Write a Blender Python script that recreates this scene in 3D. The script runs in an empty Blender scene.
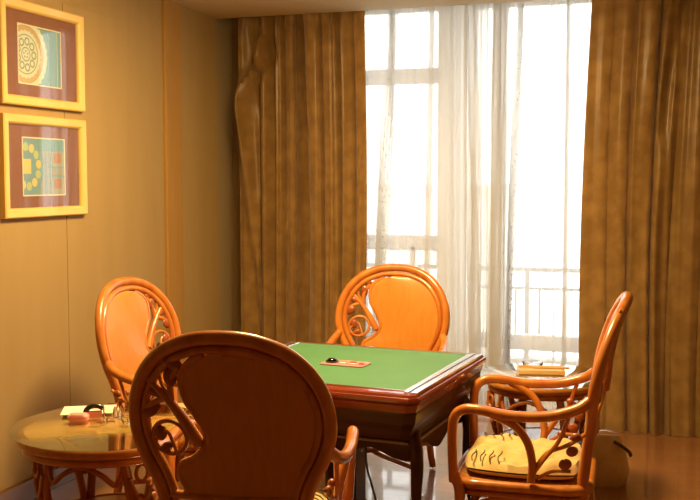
import bpy, bmesh, math, random
from mathutils import Vector, Matrix
PI = math.pi
R = math.radians
col = bpy.context.scene.collection
random.seed(7)

# ------------------------------------------------------------------ materials
def mat(name, base, rough=0.5, coat=0.0, metal=0.0, spec=0.5, noise=None, bump=None, trans=0.0, ior=1.45, sheen=0.0, coat_rough=0.08):
    """noise=(colour2, scale xyz, detail, lo, hi)  bump=(scale xyz, strength, distance)"""
    m = bpy.data.materials.new(name); m.use_nodes = True
    nt = m.node_tree; b = nt.nodes['Principled BSDF']
    b.inputs['Base Color'].default_value = (*base, 1)
    b.inputs['Roughness'].default_value = rough
    b.inputs['Coat Weight'].default_value = coat
    b.inputs['Coat Roughness'].default_value = coat_rough
    b.inputs['Metallic'].default_value = metal
    b.inputs['Specular IOR Level'].default_value = spec
    b.inputs['Transmission Weight'].default_value = trans
    b.inputs['IOR'].default_value = ior
    b.inputs['Sheen Weight'].default_value = sheen
    tc = nt.nodes.new('ShaderNodeTexCoord')
    if noise:
        c2, sc, det, lo, hi = noise
        mp = nt.nodes.new('ShaderNodeMapping'); mp.inputs['Scale'].default_value = sc
        n = nt.nodes.new('ShaderNodeTexNoise'); n.inputs['Scale'].default_value = 1; n.inputs['Detail'].default_value = det
        r = nt.nodes.new('ShaderNodeValToRGB')
        r.color_ramp.elements[0].position = lo; r.color_ramp.elements[1].position = hi
        r.color_ramp.elements[0].color = (*base, 1); r.color_ramp.elements[1].color = (*c2, 1)
        nt.links.new(tc.outputs['Object'], mp.inputs['Vector']); nt.links.new(mp.outputs[0], n.inputs['Vector'])
        nt.links.new(n.outputs['Fac'], r.inputs['Fac']); nt.links.new(r.outputs['Color'], b.inputs['Base Color'])
    if bump:
        sc, st, di = bump
        mp = nt.nodes.new('ShaderNodeMapping'); mp.inputs['Scale'].default_value = sc
        n = nt.nodes.new('ShaderNodeTexNoise'); n.inputs['Scale'].default_value = 1; n.inputs['Detail'].default_value = 4
        bp = nt.nodes.new('ShaderNodeBump'); bp.inputs['Strength'].default_value = st; bp.inputs['Distance'].default_value = di
        nt.links.new(tc.outputs['Object'], mp.inputs['Vector']); nt.links.new(mp.outputs[0], n.inputs['Vector'])
        nt.links.new(n.outputs['Fac'], bp.inputs['Height']); nt.links.new(bp.outputs[0], b.inputs['Normal'])
    return m

M = {}
M['wallpaper'] = mat('wallpaper', (0.345, 0.228, 0.084), 0.62, noise=((0.37, 0.248, 0.096), (9, 9, 1.2), 5, 0.3, 0.7), bump=((220, 220, 60), 0.10, 0.002))
M['wall_trim'] = mat('wall_trim', (0.37, 0.20, 0.045), 0.42, coat=0.2, noise=((0.40, 0.22, 0.055), (20, 20, 1.5), 4, 0.3, 0.7))
M['ceiling'] = mat('ceiling', (0.56, 0.47, 0.28), 0.8)
M['baseboard'] = mat('baseboard', (0.16, 0.07, 0.025), 0.35, coat=0.3)
M['white_frame'] = mat('white_frame', (0.80, 0.80, 0.78), 0.4)
M['rattan'] = mat('rattan', (0.54, 0.19, 0.028), 0.33, coat=0.6, noise=((0.40, 0.105, 0.015), (18, 18, 5), 4, 0.35, 0.7), bump=((14, 14, 60), 0.12, 0.003))
M['rattan_shaded'] = mat('rattan_shaded', (0.40, 0.11, 0.018), 0.33, coat=0.6, noise=((0.30, 0.07, 0.012), (18, 18, 5), 4, 0.35, 0.7), bump=((14, 14, 60), 0.12, 0.003))  # darkened rattan copy: shade under the side tables put into the colour
M['panel'] = mat('back_panel', (0.54, 0.205, 0.024), 0.42, coat=0.25, noise=((0.49, 0.18, 0.020), (60, 60, 2.5), 5, 0.35, 0.68), bump=((140, 140, 140), 0.08, 0.002))
M['weave'] = mat('seat_weave', (0.55, 0.24, 0.05), 0.5, noise=((0.35, 0.12, 0.02), (90, 90, 90), 2, 0.4, 0.6))
M['leafwood'] = mat('carved_wood', (0.30, 0.07, 0.018), 0.35, coat=0.5)
M['cushion'] = mat('cushion_fabric', (0.64, 0.45, 0.165), 0.85, sheen=0.3, noise=((0.55, 0.36, 0.11), (14, 14, 14), 5, 0.4, 0.62), bump=((12, 12, 12), 0.5, 0.012))
M['tie'] = mat('tie_fabric', (0.10, 0.08, 0.035), 0.8)
M['felt'] = mat('felt', (0.040, 0.165, 0.055), 0.55, sheen=0.2, spec=0.4, noise=((0.05, 0.19, 0.065), (6, 6, 6), 5, 0.3, 0.7), bump=((900, 900, 900), 0.1, 0.0006))
M['lacquer'] = mat('dark_lacquer', (0.034, 0.009, 0.006), 0.38, coat=0.22, spec=0.3, noise=((0.055, 0.014, 0.008), (3, 3, 20), 5, 0.35, 0.7), coat_rough=0.12)
M['redwood'] = mat('red_lacquer', (0.19, 0.024, 0.008), 0.25, coat=0.7, noise=((0.15, 0.018, 0.006), (4, 4, 30), 5, 0.35, 0.7), coat_rough=0.05)
M['silver'] = mat('silver_strip', (0.86, 0.88, 0.95), 0.20, metal=1.0)
M['rail_steel'] = mat('rail_steel', (0.30, 0.26, 0.24), 0.35, metal=0.6)
M['black'] = mat('black_plastic', (0.012, 0.012, 0.014), 0.3, coat=0.4)
M['console'] = mat('console_plastic', (0.46, 0.20, 0.20), 0.35, coat=0.4)
M['redplastic'] = mat('red_plastic', (0.60, 0.05, 0.05), 0.3, coat=0.4)
M['ivory'] = mat('ivory_plastic', (0.78, 0.72, 0.58), 0.3, coat=0.4)
M['pine'] = mat('pine_frame', (0.74, 0.50, 0.15), 0.4, coat=0.3, noise=((0.68, 0.44, 0.12), (12, 6, 6), 5, 0.35, 0.7))
M['mount'] = mat('brown_mount', (0.225, 0.080, 0.036), 0.6, noise=((0.26, 0.098, 0.048), (3, 14, 1.2), 3, 0.35, 0.7))
M['fillet'] = mat('cream_fillet', (0.82, 0.68, 0.42), 0.5)
M['teal'] = mat('print_teal', (0.17, 0.31, 0.36), 0.6)
M['cream'] = mat('print_cream', (0.62, 0.62, 0.50), 0.6)
M['ochre'] = mat('print_ochre', (0.52, 0.36, 0.18), 0.6)
M['olive'] = mat('print_olive', (0.27, 0.30, 0.20), 0.6)
M['yellow'] = mat('print_yellow', (0.60, 0.50, 0.15), 0.6)
M['lime'] = mat('print_lime', (0.40, 0.47, 0.22), 0.6)
M['bluegrey'] = mat('print_bluegrey', (0.19, 0.27, 0.38), 0.6)
M['printbrown'] = mat('print_brown', (0.40, 0.19, 0.08), 0.6)
M['printtan'] = mat('print_tan', (0.32, 0.31, 0.25), 0.6)
M['tray'] = mat('tray_wood', (0.66, 0.42, 0.17), 0.5, noise=((0.56, 0.33, 0.12), (8, 40, 8), 4, 0.35, 0.7))
M['paper'] = mat('paper', (0.86, 0.80, 0.64), 0.7)
M['pink'] = mat('pink_wrap', (0.85, 0.30, 0.27), 0.5)
M['kraft'] = mat('tan_cloth', (0.78, 0.58, 0.28), 0.8, noise=((0.66, 0.46, 0.20), (14, 14, 14), 4, 0.35, 0.7), bump=((9, 9, 9), 0.5, 0.015))
M['tabletop'] = mat('table_wood', (0.92, 0.50, 0.12), 0.4, noise=((0.82, 0.44, 0.11), (30, 6, 6), 4, 0.35, 0.7))
M['railing'] = mat('railing_paint', (0.42, 0.42, 0.41), 0.5)
M['concrete'] = mat('balcony_concrete', (0.60, 0.59, 0.56), 0.8)
M['facade'] = mat('facade_render', (0.72, 0.67, 0.56), 0.8)
M['roofwall'] = mat('facade_trim', (0.5, 0.47, 0.42), 0.8)
M['pane_dark'] = mat('far_window', (0.32, 0.36, 0.38), 0.2)

# glass (pane / tabletop): clear with a Fresnel reflection
def glass_mat(name, tint, refl_rough=0.02, gain=1.0):
    m = bpy.data.materials.new(name); m.use_nodes = True
    nt = m.node_tree; nt.nodes.clear()
    o = nt.nodes.new('ShaderNodeOutputMaterial'); t = nt.nodes.new('ShaderNodeBsdfTransparent')
    g = nt.nodes.new('ShaderNodeBsdfGlossy'); f = nt.nodes.new('ShaderNodeLayerWeight'); mx = nt.nodes.new('ShaderNodeMixShader')
    pw = nt.nodes.new('ShaderNodeMath'); pw.operation = 'POWER'; pw.inputs[1].default_value = 5
    ml = nt.nodes.new('ShaderNodeMath'); ml.operation = 'MULTIPLY_ADD'; ml.inputs[1].default_value = 0.96 * gain; ml.inputs[2].default_value = 0.04 * gain
    t.inputs[0].default_value = (*tint, 1); g.inputs['Roughness'].default_value = refl_rough
    nt.links.new(f.outputs['Facing'], pw.inputs[0]); nt.links.new(pw.outputs[0], ml.inputs[0]); nt.links.new(ml.outputs[0], mx.inputs[0]); nt.links.new(t.outputs[0], mx.inputs[1]); nt.links.new(g.outputs[0], mx.inputs[2])
    nt.links.new(mx.outputs[0], o.inputs[0])
    return m
M['glass'] = glass_mat('clear_glass', (0.96, 0.97, 0.96))
M['edgeglass'] = glass_mat('table_glass', (0.90, 0.94, 0.90), 0.02, 1.5)
M['crystal'] = mat('crystal', (0.95, 0.95, 0.92), 0.04, trans=1.0, ior=1.45)

# sheer curtain: thin weave, partly see-through
def sheer_mat():
    m = bpy.data.materials.new('sheer_voile'); m.use_nodes = True
    nt = m.node_tree; nt.nodes.clear()
    o = nt.nodes.new('ShaderNodeOutputMaterial'); t = nt.nodes.new('ShaderNodeBsdfTransparent')
    d = nt.nodes.new('ShaderNodeBsdfDiffuse'); tr = nt.nodes.new('ShaderNodeBsdfTranslucent')
    a = nt.nodes.new('ShaderNodeMixShader'); b = nt.nodes.new('ShaderNodeMixShader')
    t.inputs[0].default_value = (1, 1, 1, 1)
    d.inputs[0].default_value = (0.80, 0.80, 0.80, 1); tr.inputs[0].default_value = (0.84, 0.84, 0.82, 1)
    a.inputs[0].default_value = 0.5; b.inputs[0].default_value = 0.30
    # slightly uneven weave, bound to the cloth
    tc = nt.nodes.new('ShaderNodeTexCoord'); mp = nt.nodes.new('ShaderNodeMapping'); mp.inputs['Scale'].default_value = (60, 60, 3)
    n = nt.nodes.new('ShaderNodeTexNoise'); n.inputs['Scale'].default_value = 1
    mr = nt.nodes.new('ShaderNodeMapRange'); mr.inputs['To Min'].default_value = 0.44; mr.inputs['To Max'].default_value = 0.49
    nt.links.new(tc.outputs['Object'], mp.inputs[0]); nt.links.new(mp.outputs[0], n.inputs['Vector'])
    nt.links.new(n.outputs['Fac'], mr.inputs['Value']); nt.links.new(mr.outputs[0], b.inputs[0])
    nt.links.new(d.outputs[0], a.inputs[1]); nt.links.new(tr.outputs[0], a.inputs[2])
    nt.links.new(t.outputs[0], b.inputs[1]); nt.links.new(a.outputs[0], b.inputs[2]); nt.links.new(b.outputs[0], o.inputs[0])
    return m
M['sheer'] = sheer_mat()

# drape: golden brown satin with a faint woven motif
def drape_mat():
    m = bpy.data.materials.new('drape_satin'); m.use_nodes = True
    nt = m.node_tree; b = nt.nodes['Principled BSDF']
    tc = nt.nodes.new('ShaderNodeTexCoord'); mp = nt.nodes.new('ShaderNodeMapping'); mp.inputs['Scale'].default_value = (7, 7, 7)
    v = nt.nodes.new('ShaderNodeTexVoronoi'); v.inputs['Scale'].default_value = 1.3
    n = nt.nodes.new('ShaderNodeTexNoise'); n.inputs['Scale'].default_value = 3; n.inputs['Detail'].default_value = 6
    mx = nt.nodes.new('ShaderNodeMath'); mx.operation = 'MULTIPLY'
    r = nt.nodes.new('ShaderNodeValToRGB')
    r.color_ramp.elements[0].position = 0.08; r.color_ramp.elements[0].color = (0.52, 0.305, 0.092, 1)
    r.color_ramp.elements[1].position = 0.36; r.color_ramp.elements[1].color = (0.40, 0.225, 0.062, 1)
    nt.links.new(tc.outputs['Object'], mp.inputs[0]); nt.links.new(mp.outputs[0], v.inputs['Vector']); nt.links.new(mp.outputs[0], n.inputs['Vector'])
    nt.links.new(v.outputs['Distance'], mx.inputs[0]); nt.links.new(n.outputs['Fac'], mx.inputs[1])
    nt.links.new(mx.outputs[0], r.inputs['Fac']); nt.links.new(r.outputs[0], b.inputs['Base Color'])
    b.inputs['Roughness'].default_value = 0.34; b.inputs['Sheen Weight'].default_value = 0.25
    b.inputs['Specular IOR Level'].default_value = 0.55
    mp2 = nt.nodes.new('ShaderNodeMapping'); mp2.inputs['Scale'].default_value = (9, 9, 2.0)
    n2 = nt.nodes.new('ShaderNodeTexNoise'); n2.inputs['Scale'].default_value = 1; n2.inputs['Detail'].default_value = 3
    bp = nt.nodes.new('ShaderNodeBump'); bp.inputs['Strength'].default_value = 0.4; bp.inputs['Distance'].default_value = 0.02
    nt.links.new(tc.outputs['Object'], mp2.inputs[0]); nt.links.new(mp2.outputs[0], n2.inputs['Vector'])
    nt.links.new(n2.outputs['Fac'], bp.inputs['Height']); nt.links.new(bp.outputs[0], b.inputs['Normal'])
    return m
M['drape'] = drape_mat()

# floor: polished wood boards running across the room
def floor_mat():
    m = bpy.data.materials.new('floor_boards'); m.use_nodes = True
    nt = m.node_tree; b = nt.nodes['Principled BSDF']
    tc = nt.nodes.new('ShaderNodeTexCoord')
    br = nt.nodes.new('ShaderNodeTexBrick'); br.inputs['Scale'].default_value = 1
    br.inputs['Brick Width'].default_value = 1.2; br.inputs['Row Height'].default_value = 0.12; br.inputs['Mortar Size'].default_value = 0.0015
    br.inputs['Color1'].default_value = (0.37, 0.155, 0.058, 1); br.inputs['Color2'].default_value = (0.31, 0.125, 0.045, 1)
    br.inputs['Mortar'].default_value = (0.17, 0.07, 0.025, 1)
    mp = nt.nodes.new('ShaderNodeMapping'); mp.inputs['Scale'].default_value = (2.5, 30, 1)
    n = nt.nodes.new('ShaderNodeTexNoise'); n.inputs['Scale'].default_value = 1; n.inputs['Detail'].default_value = 6
    r = nt.nodes.new('ShaderNodeMapRange'); r.inputs['To Min'].default_value = 0.78; r.inputs['To Max'].default_value = 1.2
    mx = nt.nodes.new('ShaderNodeMix'); mx.data_type = 'RGBA'; mx.blend_type = 'MULTIPLY'; mx.inputs[0].default_value = 1
    nt.links.new(tc.outputs['Object'], br.inputs['Vector']); nt.links.new(tc.outputs['Object'], mp.inputs[0]); nt.links.new(mp.outputs[0], n.inputs['Vector'])
    nt.links.new(n.outputs['Fac'], r.inputs['Value']); nt.links.new(br.outputs['Color'], mx.inputs[6]); nt.links.new(r.outputs[0], mx.inputs[7])
    nt.links.new(mx.outputs[2], b.inputs['Base Color'])
    b.inputs['Roughness'].default_value = 0.30; b.inputs['Coat Weight'].default_value = 1.0; b.inputs['Coat Roughness'].default_value = 0.045
    b.inputs['Coat IOR'].default_value = 1.75
    return m
M['floor'] = floor_mat()

# ------------------------------------------------------------------ helpers
def obj(name, bm, material, parent=None, smooth=True, kind=None):
    me = bpy.data.meshes.new(name)
    bmesh.ops.recalc_face_normals(bm, faces=bm.faces)
    bm.to_mesh(me); bm.free()
    for mm in (material if isinstance(material, (list, tuple)) else [material]):
        me.materials.append(mm)
    if smooth:
        for p in me.polygons: p.use_smooth = True
        try: me.set_sharp_from_angle(angle=R(40))
        except Exception: pass
    o = bpy.data.objects.new(name, me); col.objects.link(o)
    if parent: o.parent = parent
    if kind: o['kind'] = kind
    return o
def thing(name, label, cat, loc=(0, 0, 0), rotz=0, group=None):
    o = bpy.data.objects.new(name, None); col.objects.link(o)
    o.empty_display_size = 0.1
    o.location = loc; o.rotation_euler = (0, 0, rotz); o['label'] = label; o['category'] = cat
    if group: o['group'] = group
    return o
def tag(o, label, cat, group=None):
    o['label'] = label; o['category'] = cat
    if group: o['group'] = group
    return o
def dup(root, loc, rotz, label, group=None):
    r = root.copy(); col.objects.link(r); r.location = loc; r.rotation_euler = (0, 0, rotz); r['label'] = label
    if group: r['group'] = group
    def rec(src, dst):
        for ch in [c for c in list(col.objects) if c.parent == src]:
            c = ch.copy(); col.objects.link(c); c.parent = dst
            rec(ch, c)
    rec(root, r)
    return r

def add_box(bm, x0, x1, y0, y1, z0, z1, bev=0.0, mi=0):
    vs = [bm.verts.new((x, y, z)) for x in (x0, x1) for y in (y0, y1) for z in (z0, z1)]
    idx = [(0, 1, 3, 2), (4, 6, 7, 5), (0, 4, 5, 1), (2, 3, 7, 6), (0, 2, 6, 4), (1, 5, 7, 3)]
    fs = [bm.faces.new([vs[i] for i in f]) for f in idx]
    for f in fs: f.material_index = mi
    if bev:
        es = list({e for f in fs for e in f.edges})
        bmesh.ops.bevel(bm, geom=es, offset=bev, segments=2, affect='EDGES', profile=0.6)
def catmull(pts, n=8, closed=False):
    P = [Vector(p) for p in pts]; out = []
    N = len(P); segs = N if closed else N - 1
    for i in range(segs):
        if closed: p0, p1, p2, p3 = P[(i - 1) % N], P[i], P[(i + 1) % N], P[(i + 2) % N]
        else:
            p1, p2 = P[i], P[i + 1]
            p0 = P[i - 1] if i > 0 else p1 * 2 - p2
            p3 = P[i + 2] if i + 2 < N else p2 * 2 - p1
        for k in range(n):
            t = k / n
            out.append(0.5 * ((2 * p1) + (-p0 + p2) * t + (2 * p0 - 5 * p1 + 4 * p2 - p3) * t * t + (-p0 + 3 * p1 - 3 * p2 + p3) * t ** 3))
    if not closed: out.append(P[-1].copy())
    return out
def add_tube(bm, pts, r, seg=10, n=6, closed=False, smooth=True, r2=None, flat=1.0):
    """round bar through pts; r may be a function of 0..1"""
    C = catmull(pts, n, closed) if smooth else [Vector(p) for p in pts]
    N = len(C)
    rf = r if callable(r) else (lambda t: r + ((r2 - r) * t if r2 is not None else 0))
    T = []
    for i in range(N):
        a = C[(i - 1) % N] if (closed or i > 0) else C[i]
        b = C[(i + 1) % N] if (closed or i < N - 1) else C[i]
        d = (b - a); T.append(d.normalized() if d.length > 1e-9 else Vector((0, 0, 1)))
    up = Vector((0, 0, 1)) if abs(T[0].z) < 0.9 else Vector((1, 0, 0))
    nrm = (up - T[0] * up.dot(T[0])).normalized()
    rings = []
    for i in range(N):
        if i:
            nrm = (nrm - T[i] * nrm.dot(T[i]))
            nrm = nrm.normalized() if nrm.length > 1e-6 else T[i].orthogonal().normalized()
        bi = T[i].cross(nrm); rr = rf(i / max(1, N - 1))
        rings.append([bm.verts.new(C[i] + nrm * math.cos(2 * PI * k / seg) * rr * flat + bi * math.sin(2 * PI * k / seg) * rr) for k in range(seg)])
    for i in range(N if closed else N - 1):
        A, B = rings[i], rings[(i + 1) % N]
        sh = 0
        if closed and i == N - 1:
            sh = min(range(seg), key=lambda s: (A[0].co - B[s].co).length)
        for k in range(seg):
            bm.faces.new([A[k], A[(k + 1) % seg], B[(k + 1 + sh) % seg], B[(k + sh) % seg]])
    if not closed:
        for ring, c, t, s in ((rings[0], C[0], T[0], -1), (rings[-1], C[-1], T[-1], 1)):
            rr = (ring[0].co - c).length
            v = bm.verts.new(c + t * s * rr * 0.35)
            for k in range(seg): bm.faces.new([ring[k], ring[(k + 1) % seg], v])
def add_prism(bm, poly, z0, z1, mi=0, f=None):
    """poly: list of (a,b); extruded z0..z1; f maps (a,b,z)->xyz"""
    f = f or (lambda a, b, z: (a, b, z))
    lo = [bm.verts.new(f(a, b, z0)) for a, b in poly]; hi = [bm.verts.new(f(a, b, z1)) for a, b in poly]
    N = len(poly); fs = [bm.faces.new(lo), bm.faces.new(hi[::-1])]
    for i in range(N): fs.append(bm.faces.new([lo[i], lo[(i + 1) % N], hi[(i + 1) % N], hi[i]]))
    for x in fs: x.material_index = mi
    return fs
def add_lathe(bm, prof, seg=40, c=(0, 0, 0), mi=0):
    rings = []
    for r, z in prof:
        if r < 1e-5: rings.append([bm.verts.new((c[0], c[1], c[2] + z))])
        else: rings.append([bm.verts.new((c[0] + r * math.cos(2 * PI * k / seg), c[1] + r * math.sin(2 * PI * k / seg), c[2] + z)) for k in range(seg)])
    for A, B in zip(rings, rings[1:]):
        for k in range(seg):
            a = [A[k % len(A)], A[(k + 1) % len(A)]] if len(A) > 1 else [A[0]]
            b = [B[(k + 1) % len(B)], B[k % len(B)]] if len(B) > 1 else [B[0]]
            if len(a) + len(b) > 2: bm.faces.new(a + b).material_index = mi
def add_ell(bm, c, sx, sy, sz, rot=None, u=12, v=8):
    mtx = Matrix.Translation(c) @ (rot or Matrix.Identity(4)) @ Matrix.Diagonal((sx, sy, sz, 1))
    bmesh.ops.create_uvsphere(bm, u_segments=u, v_segments=v, radius=1, matrix=mtx)
def rrect(hx, hy, r, n=6):
    out = []
    for cx, cy, a0 in ((hx - r, hy - r, 0), (-hx + r, hy - r, 90), (-hx + r, -hy + r, 180), (hx - r, -hy + r, 270)):
        for k in range(n + 1):
            a = R(a0 + 90 * k / n); out.append((cx + r * math.cos(a), cy + r * math.sin(a)))
    return out
def add_loft(bm, loops, cap=True):
    Rn = [[bm.verts.new(p) for p in l] for l in loops]
    N = len(Rn[0])
    for A, B in zip(Rn, Rn[1:]):
        for k in range(N): bm.faces.new([A[k], A[(k + 1) % N], B[(k + 1) % N], B[k]])
    if cap: bm.faces.new(Rn[0]); bm.faces.new(Rn[-1][::-1])

# ------------------------------------------------------------------ room
XL, XR, YB, H = -3.10, 1.70, -1.6, 2.71
YE = 6.36      # where the side wall and ceiling stop and the curtain recess starts
YW = 6.90      # window plane
XRL = -3.24    # recess side wall
bm = bmesh.new(); add_box(bm, XL - 0.3, XR + 0.2, YB - 0.2, YW + 0.1, -0.1, 0); obj('floor', bm, M['floor'], smooth=False, kind='structure')
bm = bmesh.new(); add_box(bm, XL - 0.3, XR + 0.2, YB - 0.2, YE + 0.03, H, H + 0.35)
add_box(bm, XL - 0.3, XR + 0.2, YE + 0.03, YW + 0.1, H + 0.22, H + 0.35); obj('ceiling', bm, M['ceiling'], smooth=False, kind='structure')
bm = bmesh.new(); add_box(bm, XL - 0.3, XL, YB - 0.2, YE, 0, H); add_box(bm, XL - 0.3, XRL, YE, YW + 0.1, 0, H + 0.22)
wl = obj('wall_left', bm, M['wallpaper'], smooth=False, kind='structure')
bm = bmesh.new(); add_box(bm, XR, XR + 0.2, YB - 0.2, YW + 0.1, 0, H + 0.22); obj('wall_right', bm, M['wallpaper'], smooth=False, kind='structure')
bm = bmesh.new(); add_box(bm, XL, XR, YB - 0.2, YB, 0, H); obj('wall_front', bm, M['wallpaper'], smooth=False, kind='structure')
# window wall with its opening
WX0, WX1, WZ0, WZ1 = -2.42, -0.38, 0.05, H + 0.12
bm = bmesh.new()
add_box(bm, XRL, WX0, YW, YW + 0.1, 0, H + 0.22); add_box(bm, WX1, XR, YW, YW + 0.1, 0, H + 0.22)
add_box(bm, WX0, WX1, YW, YW + 0.1, 0, WZ0); add_box(bm, WX0, WX1, YW, YW + 0.1, WZ1, H + 0.22)
obj('wall_back', bm, M['wallpaper'], smooth=False, kind='structure')
# raised wallpaper panels with joints
bm = bmesh.new(); add_box(bm, XL - 0.005, XL + 0.012, 4.526, 5.156, 0.1, 2.513, bev=0.003); add_box(bm, XL - 0.005, XL + 0.012, 2.2, 4.522, 0.1, 2.513, bev=0.003)
obj('trim_1', bm, M['wallpaper'], smooth=False, kind='structure')
bm = bmesh.new()
add_box(bm, XL - 0.005, XL + 0.022, 5.59, 5.69, 0.1, H, bev=0.008); add_box(bm, XL - 0.005, XL + 0.014, 5.695, 5.81, 0.1, H, bev=0.006)
obj('trim_2', bm, M['wall_trim'], smooth=False, kind='structure')
bm = bmesh.new(); add_box(bm, XL, XL + 0.04, YB, YE, 0, 0.10, bev=0.004); obj('baseboard_left', bm, M['baseboard'], smooth=False, kind='structure')
bm = bmesh.new(); add_box(bm, XR - 0.018, XR, YB, YW, 0, 0.10, bev=0.004); obj('baseboard_right', bm, M['baseboard'], smooth=False, kind='structure')

# window: white frame, mullion, transoms, glass
bm = bmesh.new()
y0, y1 = YW + 0.01, YW + 0.08
def fb(x0, x1, z0, z1, d=0.0): add_box(bm, x0, x1, y0 - d, y1, z0, z1, bev=0.004)
fb(WX0, WX1, WZ0, WZ0 + 0.07); fb(WX0, WX1, WZ1 - 0.06, WZ1); fb(WX0, WX0 + 0.06, WZ0, WZ1); fb(WX1 - 0.06, WX1, WZ0, WZ1)
fb(-1.66, -1.45, WZ0, WZ1, 0.01)
fb(WX0, -1.66, 2.27, 2.38); fb(WX0, -1.66, 1.09, 1.20);
fb(WX0, WX1, 0.43, 0.52); fb(-1.86, -1.82, 0.52, 1.12)
win = obj('window_1', bm, M['white_frame'], smooth=False, kind='structure')
bm = bmesh.new(); add_box(bm, WX0 + 0.02, WX1 - 0.02, YW + 0.045, YW + 0.052, WZ0 + 0.03, WZ1 - 0.03); obj('window_pane', bm, M['glass'], win, smooth=False)
bm = bmesh.new(); add_box(bm, WX0, WX1, YW - 0.06, YW + 0.02, WZ0 - 0.05, WZ0 - 0.005, bev=0.006)
obj('window_sill', bm, M['white_frame'], win, smooth=False)

# balcony and railing outside
bm = bmesh.new(); add_box(bm, -4.5, 3.0, YW + 0.1, 7.85, -0.12, 0.0); add_box(bm, -4.5, 3.0, 7.62, 7.78, 0.0, 0.22); obj('balcony_slab', bm, M['concrete'], smooth=False, kind='structure')
rl = thing('balcony_railing', 'grey metal balcony railing with upright bars outside the window', 'railing', (0, 7.7, 0.22))
bm = bmesh.new(); add_box(bm, -3.6, 2.2, -0.022, 0.022, 0.67, 0.705, bev=0.004); obj('top_rail', bm, M['railing'], rl, smooth=False)
bm = bmesh.new(); add_box(bm, -3.6, 2.2, -0.014, 0.014, 0.53, 0.552, bev=0.003); obj('middle_rail', bm, M['railing'], rl, smooth=False)
bm = bmesh.new(); add_box(bm, -3.6, 2.2, -0.014, 0.014, 0.06, 0.085, bev=0.003); obj('bottom_rail', bm, M['railing'], rl, smooth=False)
x = -3.42; k = 0
while x < 2.1:
    bm = bmesh.new(); add_box(bm, x - 0.009, x + 0.009, -0.009, 0.009, 0.085, 0.53); obj('baluster', bm, M['railing'], rl, smooth=False)
    if k % 6 == 0:
        bm = bmesh.new(); add_box(bm, x + 0.07, x + 0.105, -0.018, 0.018, 0.0, 0.70); obj('post', bm, M['railing'], rl, smooth=False)
    x += 0.183; k += 1
# pale block of flats across the street
bd = thing('apartment_building', 'pale apartment building seen washed out through the sheer curtains', 'building', (-14, 46, -12))
bm = bmesh.new(); add_box(bm, -7, 5, 0, 9, 0, 12.8); obj('wall', bm, M['facade'], bd, smooth=False)
bm = bmesh.new(); add_box(bm, -7.2, 5.2, -0.2, 9.2, 12.8, 13.3); obj('roof', bm, M['roofwall'], bd, smooth=False)
for i in range(5):
    for j in range(3):
        bm = bmesh.new(); add_box(bm, -6 + i * 2.2, -4.8 + i * 2.2, -0.06, 0.1, 3.5 + j * 3, 5.1 + j * 3); obj('window', bm, M['pane_dark'], bd, smooth=False)

# ------------------------------------------------------------------ curtains
def cloth(name, x0f, x1f, ybase, z0, z1, fold, nx, nz, material, label, cat, group=None, thick=0.0):
    bm = bmesh.new(); G = []
    for j in range(nz + 1):
        t = j / nz; z = z0 + (z1 - z0) * t; row = []
        for i in range(nx + 1):
            s = i / nx
            dx, dy = fold(s, t)
            row.append(bm.verts.new((x0f(t) + (x1f(t) - x0f(t)) * s + dx, ybase + dy, z)))
        G.append(row)
    for j in range(nz):
        for i in range(nx): bm.faces.new([G[j][i], G[j][i + 1], G[j + 1][i + 1], G[j + 1][i]])
    if thick:
        bmesh.ops.solidify(bm, geom=bm.faces[:], thickness=thick)
    o = obj(name, bm, material)
    return tag(o, label, cat, group)
def sm(a, b, x):
    t = max(0, min(1, (x - a) / (b - a))); return t * t * (3 - 2 * t)
def drape_fold(k1, ph, amp, seed, knot=None):
    rnd = random.Random(seed); ps = [rnd.uniform(0, 6.28) for _ in range(6)]
    def f(s, t):
        top = sm(0.90, 1.0, t)                      # tight pleats under the heading
        w = s + 0.02 * math.sin(2 * PI * s * 2.3 + ps[0]) + 0.012 * (1 - t) * math.sin(3.1 * t + 2 * PI * s * 1.7 + ps[1])
        a = amp * (0.45 + 0.55 * math.sin(2 * PI * w * 1.7 + ps[2]) ** 2)
        u = k1 * (w + 0.018 * math.sin(2 * PI * w * 3.3 + ps[5] + 0.6 * t) + 0.010 * math.sin(2 * PI * w * 7.1 + ps[4])) + 0.10 * math.sin(2.4 * t + ps[3])
        big = 1 - 2 * abs(math.sin(PI * u + ph)) ** 0.62          # broad crests into the room, narrow creases
        small = 0.20 * math.sin(2 * PI * k1 * 1.9 * w + ps[4] + 1.5 * t) + 0.05 * math.sin(2 * PI * k1 * 3.3 * w + ps[1] - 2.0 * t)
        pl = 0.35 * math.sin(2 * PI * k1 * 3 * w) * top
        y = a * (big * (1 - 0.5 * top) + small + pl)
        x = 0.35 * a * math.cos(2 * PI * k1 * w * 1.0 + ph) * math.sin(2 * PI * 1.3 * w + ps[5])
        if knot: 
            kx, ky = knot(s, t); x += kx; y += ky
        return x, y
    return f
def knotL(s, t):
    # cloth caught up near the top left and falling in a slanted swag
    c1 = 0.06 + 0.14 * math.exp(-((t - 0.86) / 0.06) ** 2)                       # caught-up lobe near the heading
    g = math.exp(-((s - c1) / 0.055) ** 2) * math.exp(-((t - 0.80) / 0.10) ** 2)
    c2 = 0.02 + 0.26 * max(0.0, 0.78 - t)
    h = math.exp(-((s - c2) / 0.035) ** 2) * sm(0.05, 0.3, t) * (1 - sm(0.70, 0.80, t))
    v = math.exp(-((s - c1 - 0.085) / 0.022) ** 2) * math.exp(-((t - 0.84) / 0.09) ** 2)
    return -0.03 * g, -0.08 * g - 0.055 * h + 0.05 * v
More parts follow.
